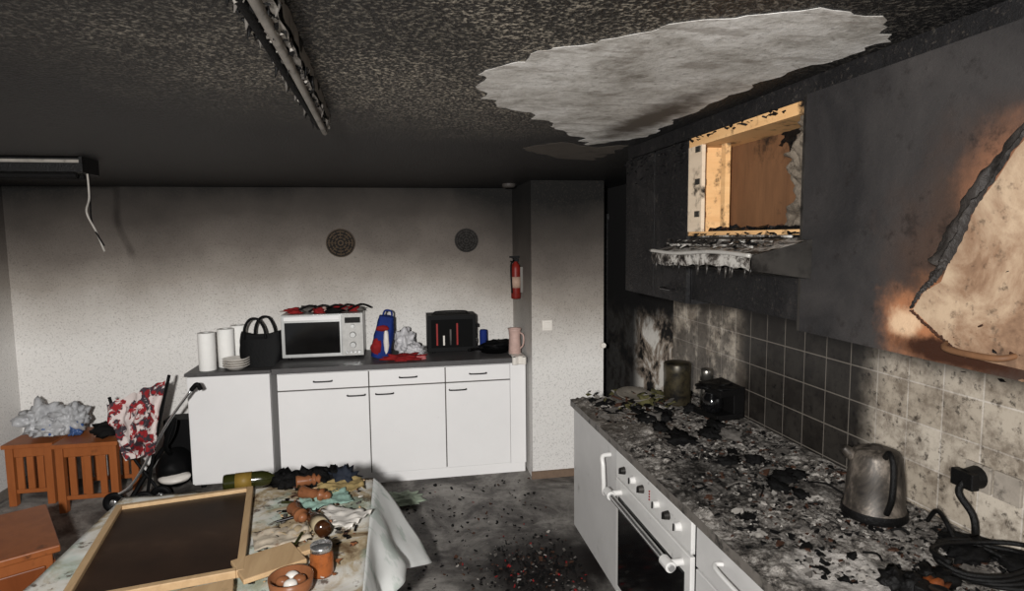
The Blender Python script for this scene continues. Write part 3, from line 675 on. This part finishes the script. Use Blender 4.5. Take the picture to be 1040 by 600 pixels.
def side(u,v):
    y=1.13+1.80*u; fl=.04+.20*max(0,(u-.45)/.55)**1.5
    fold=.03*math.sin(u*26+v*1.5)*v+.02*noise.noise(V((u*14,v*3,0)))*v
    return (-.14+fl*v**.8+fold, y-.10*v*u, TZ+.006-(.32+.12*math.sin(u*7))*v)
o.grid(side,120,16,PLAINC)
o.grid(lambda u,v:(-1.24+1.10*u,2.93+.04*v+.02*math.sin(u*30)*v,TZ+.004-.2*v),60,8,CLOTH)
o.grid(lambda u,v:(-1.24-.03*v+.02*math.sin(u*30)*v,1.13+1.8*u,TZ+.004-.25*v),60,8,CLOTH)
o.done(solid=.003)

o=Ob("framed_glass_picture")
T=Tr(-.86,2.42,TZ+.025,10,0,0)
w,h=.240,.350; fw=.026
def m_brownglass():
    s=N("smoked_brown_panel",.3); return s.col(s.ramp(s.noise(3,6,.6),[(0.3,(32,23,19)),(0.6,(56,41,32)),(0.8,(80,62,49))]))
BG=m_brownglass()
o.box((-w,-h,0),(w,h,.012),BG,T)
o.box((-w-fw,-h-fw,-.002),(-w,h+fw,.026),PINE,T); o.box((w,-h-fw,-.002),(w+fw,h+fw,.026),PINE,T)
o.box((-w,-h-fw,-.002),(w,-h,.026),PINE,T); o.box((-w,h,-.002),(w,h+fw,.026),PINE,T)
o.done(.003)
o=Ob("pine_plank"); o.box((-.30,-.04,0),(.22,.04,.02),PINE,Tr(-.76,1.96,TZ+.03,12)); o.done(.003)
o=Ob("cutting_board"); o.box((-.11,-.08,0),(.10,.08,.018),PINE,Tr(-.46,2.15,TZ+.032,28)); o.box((.10,-.025,0),(.17,.025,.018),PINE,Tr(-.46,2.15,TZ+.032,28)); o.done(.004)
GR=simple("green_bottle_glass",(46,48,18),.15,var=.4,spec=.5)
o=Ob("wine_bottle")
T=Matrix.Translation((-.80,2.885,TZ+.055))@Matrix.Rotation(math.radians(6),4,'Z')@Matrix.Rotation(math.radians(90),4,'Y')
o.lathe([(0,0),(.034,0),(.037,.01),(.037,.16),(.03,.19),(.015,.21),(.013,.25),(.016,.255),(.016,.265),(0,.265)],GR,T,24)
o.lathe([(.0375,.05),(.038,.05),(.038,.12),(.0375,.12)],simple("gold_label",(130,104,44),.5),T,24); o.done()
def mill(name,x,y,rz,L,m):
    o=Ob(name); T=Matrix.Translation((x,y,TZ+.05))@Matrix.Rotation(math.radians(rz),4,'Z')@Matrix.Rotation(math.radians(90),4,'Y')
    o.lathe([(0,0),(.026,0),(.028,.01),(.019,L*.35),(.024,L*.5),(.016,L*.62),(.028,L*.68),(.028,L*.75),(.013,L*.8),(.022,L*.9),(.010,L),(0,L)],m,T,22); o.done()
mill("wooden_pepper_mill",-.44,2.72,-30,.15,TERRA); mill("wooden_salt_mill",-.45,2.56,-62,.13,TERRA); mill("wooden_candle_holder",-.48,2.84,10,.11,TERRA)
o=Ob("copper_bowl"); o.lathe([(0,0),(.04,0),(.065,.03),(.07,.07),(.064,.07),(.058,.03),(0,.008)],TERRA,Tr(-.36,1.96,TZ+.015)); 
for i in range(4): o.blob((-.36+.025*math.cos(i*1.6),1.96+.025*math.sin(i*1.6),TZ+.07),(.022,.018,.016),CREAM if i%2 else TERRA,.05,2,3)
o.done()
o=Ob("glass_preserve_jar"); o.lathe([(0,0),(.036,0),(.039,.01),(.039,.07),(.032,.085),(.033,.10),(0,.102)],simple("orange_preserve",(160,90,46),.2,soot=.35),Tr(-.28,2.08,TZ+.015)); o.lathe([(.034,.085),(.036,.085),(.036,.105),(0,.106)],CHROME,Tr(-.28,2.08,TZ+.015)); o.done()
o=Ob("beer_bottle")
T=Matrix.Translation((-.30,2.34,TZ+.045))@Matrix.Rotation(math.radians(115),4,'Z')@Matrix.Rotation(math.radians(90),4,'Y')
o.lathe([(0,0),(.028,0),(.03,.008),(.03,.11),(.024,.135),(.013,.16),(.012,.20),(.014,.205),(0,.205)],simple("brown_bottle_glass",(62,34,16),.15,spec=.5),T,22); o.lathe([(.0305,.03),(.031,.03),(.031,.09),(.0305,.09)],simple("bottle_label",(176,160,130),.6,soot=.3),T,22); o.done()
o=Ob("crumpled_papers")
for (x,y,rz,m) in ((-.33,2.66,20,simple("mint_paper",(156,188,174),.8,soot=.2)),(-.25,2.48,-30,CREAM),(-.40,2.45,60,simple("cream_paper",(186,166,134),.8,soot=.35)),(-.28,2.80,10,simple("yellow_paper",(180,156,106),.8,soot=.35)),(-.46,2.36,15,simple("floral_paper",(200,186,166),.8,soot=.4,sscale=22,sootcol=(110,74,52)))):
    T=Tr(x,y,TZ+.024,rz); off=R.uniform(0,50)
    n=14
    o.grid(lambda u,v:tuple(T@V(((u-.5)*.2,(v-.5)*.15,.03*abs(noise.noise(V((u*4+off,v*4,0))))+.004))),n,n,m)
o.done(solid=.001)
o=Ob("table_debris")
BROK=[TERRA,PINE,CREAM,CH1,CH4,CH1,CH2,CH1,CH4]
for i in range(240): o.chip((R.uniform(-.52,-.18),R.uniform(2.05,2.88),TZ+.024),R.uniform(.006,.024),R.choice(BROK),.3)
for i in range(9):
    x=R.uniform(-.50,-.3); y=R.uniform(2.25,2.85); a=R.uniform(0,3.1); l=R.uniform(.05,.11)
    o.cyl((x,y,TZ+.035),(x+l*math.cos(a),y+l*math.sin(a),TZ+.04),.005,.007,R.choice([TERRA,GR,PINE,DM]),12)
o.done()
NAVY=simple("navy_rag",(36,42,54),.8,var=.5)
o=Ob("dark_cloth_heap"); 
for i in range(9): o.blob((-.55+.035*i,2.90+R.uniform(-.02,.02),TZ+.035),(.055,.045,.045),R.choice([CH1,NAVY]),.9,5,3,flat=TZ+.012)
o.done()
o=Ob("fallen_green_cloth"); o.blob((-.02,4.35,.03),(.14,.10,.03),simple("sage_cloth",(160,172,152),.8,var=.4),.7,4,4,flat=.003); o.done()

# ---------------------------------------------------------------- left: bench, stools, bags, stroller, vacuum
o=Ob("wooden_corner_bench")
TB=Matrix.Translation((-1.96,3.72,0))@Matrix.Rotation(math.atan2(-.54,.33),4,'Z')
o.box((0,-1.0,.415),(.63,0,.45),ORW,TB); o.box((.03,-.97,0),(.60,-.03,.415),ORW,TB)
DKP=wood("dark_pine",(86,42,18),(126,68,34),.4,(14,14,3))
o.box((.60,-.93,.06),(.612,-.5,.36),DKP,TB); o.box((.60,-.47,.06),(.612,-.06,.36),DKP,TB); o.box((.05,-.03,.06),(.58,-.018,.36),DKP,TB)
o.done(.006)
def stool(x0,x1,y0,y1,h):
    o=Ob("wooden_slat_stool"); 
    o.box((x0-.015,y0-.015,h-.03),(x1+.015,y1+.015,h),ORW)
    for x in (x0,x1-.05):
        for y in (y0,y1-.05): o.box((x,y,0),(x+.05,y+.05,h-.03),ORW)
    for y in (y0+.01,y1-.03):
        o.box((x0+.05,y,h-.10),(x1-.05,y+.02,h-.03),ORW)
        n=3
        for i in range(n):
            xx=x0+.05+(x1-x0-.1)*(i+.5)/n; o.box((xx-.022,y,.12),(xx+.022,y+.02,h-.10),ORW)
        o.box((x0+.05,y,.09),(x1-.05,y+.02,.12),ORW)
    for x in (x0+.01,x1-.03): o.box((x,y0+.05,h-.10),(x+.02,y1-.05,h-.03),ORW)
    o.done(.004)
stool(-2.38,-1.99,4.66,5.05,.50); stool(-2.80,-2.50,4.86,5.2,.46)
o=Ob("plastic_shopping_bags")
FILM=simple("grey_white_film",(196,196,198),.35,var=.5,scale=16); FILMB=simple("blue_film",(70,98,150),.35,var=.5,scale=12)
for c,r,m in (((-2.62,5.0,.58),(.12,.13,.12),FILM),((-2.52,4.90,.56),(.05,.04,.06),FILMB),((-2.48,4.97,.58),(.12,.13,.10),FILM),((-2.38,4.93,.60),(.10,.11,.11),FILM),((-2.33,4.86,.55),(.04,.04,.05),FILMB),((-2.50,4.90,.55),(.12,.06,.08),FILM)):
    o.blob(c,r,m,.65,4,4,flat=.503)
o.done()
o=Ob("black_shoe_bag"); o.blob((-2.1,4.8,.55),(.10,.09,.05),CH1,.6,4,3,flat=.503); o.done()
PAT=N("red_white_print_fabric",.85); 
PAT_M=PAT.col(PAT.mix(PAT.mr(PAT.noise(11,4,.6,None,1.0),.46,.50),(196,184,180),PAT.mix(PAT.mr(PAT.noise(19,2),.48,.54),(132,32,36),(56,48,54))))
o=Ob("folded_stroller")
def fab(u,v):
    a=V((-1.98,4.55,.80)).lerp(V((-1.62,4.6,.93)),u); b=V((-1.90,4.58,.38)).lerp(V((-1.70,4.56,.42)),u); p=a.lerp(b,v)
    n_=noise.noise(V((u*4,v*3,2))); return (p.x+.02*n_,p.y-.07*math.sin(math.pi*v)*(.5+.5*math.sin(math.pi*u))+.07*noise.noise(V((u*6,v*5,7))),p.z+.05*noise.noise(V((u*5,0,1)))*(1-v))
o.grid(fab,28,24,PAT_M)
o.tube([(-1.44,4.55,.86),(-1.62,4.58,.62),(-1.86,4.6,.22),(-2.0,4.6,.12)],.010,CHROME,10); o.tube([(-1.60,4.62,.96),(-1.72,4.64,.5),(-1.80,4.64,.1)],.011,BLACK,10)
o.tube([(-2.0,4.64,.82),(-1.92,4.66,.45),(-1.72,4.66,.1)],.011,BLACK,10); o.tube([(-1.44,4.55,.86),(-1.40,4.55,.90),(-1.38,4.56,.86)],.016,BLACK,10)
for (x,y) in ((-2.0,4.6),(-1.72,4.66),(-1.80,4.58)):
    T=Matrix.Translation((x,y,.075))@Matrix.Rotation(math.pi/2,4,'X'); o.lathe([(.02,-.012),(.055,-.014),(.07,-.012),(.075,0),(.07,.012),(.055,.014),(.02,.012),(.02,-.012)],BLACK,T,24); o.lathe([(0,-.014),(.025,-.014),(.025,.014),(0,.014)],CHROME,T,16)
o.done()
o=Ob("vacuum_cleaner")
o.blob((-1.72,4.98,.17),(.13,.18,.15),BLACK,.08,2,4,flat=.002); o.blob((-1.69,4.86,.13),(.11,.10,.04),CREAM,.05,2,4,flat=.04)
o.box((-1.81,5.04,.1),(-1.62,5.22,.52),BLACK)
for x in (-1.84,-1.61):
    T=Matrix.Translation((x,5.06,.09))@Matrix.Rotation(math.pi/2,4,'Y'); o.lathe([(0,-.015),(.08,-.015),(.09,0),(.08,.015),(0,.015)],BLACK,T,24)
o.tube([(-1.72,4.9,.30),(-1.70,4.75,.42),(-1.62,4.72,.62),(-1.66,4.76,.48),(-1.80,4.78,.28),(-1.95,4.72,.03)],.017,BLACK,10)
o.done(.02)
o=Ob("floor_debris")
for i in range(1300):
    t=R.random()
    if t<.65: x=R.gauss(.78,.18); y=R.gauss(3.25,.2)
    else: x=R.uniform(-.1,1.0); y=R.uniform(2.4,4.6)
    if x>1.0: continue
    o.chip((x,y,.005),R.choice([.005,.008,.012,.018]) ,R.choice([CH1,CH1,CH1,CH2,CH4,CH1,CH1]) if i%20 else R.choice([CH3,REDC]),.4)
o.done()

# ---------------------------------------------------------------- lights
def flash(name,loc,power,size,col):
    l=bpy.data.lights.new(name,'POINT'); l.energy=power; l.color=col; l.shadow_soft_size=size
    o=bpy.data.objects.new(name,l); bpy.context.collection.objects.link(o); o.location=loc
    l.use_nodes=True; nt=l.node_tree; em=[n for n in nt.nodes if n.type=='EMISSION'][0]
    fo=nt.nodes.new("ShaderNodeLightFalloff"); fo.inputs["Strength"].default_value=1.0
    a=nt.nodes.new("ShaderNodeMath"); a.operation='MULTIPLY'; a.inputs[1].default_value=.58; nt.links.new(fo.outputs["Linear"],a.inputs[0])
    b=nt.nodes.new("ShaderNodeMath"); b.operation='MULTIPLY_ADD'; b.inputs[1].default_value=.42/4.8; nt.links.new(fo.outputs["Constant"],b.inputs[0]); nt.links.new(a.outputs[0],b.inputs[2])
    nt.links.new(b.outputs[0],em.inputs["Strength"])
flash("camera_flash",(-0.30,-0.25,2.0),178,0.06,(1,0.985,0.96))
w=bpy.data.worlds.new("world"); bpy.context.scene.world=w; w.use_nodes=True
w.node_tree.nodes["Background"].inputs[0].default_value=(0.95,0.97,1,1); w.node_tree.nodes["Background"].inputs[1].default_value=0.42
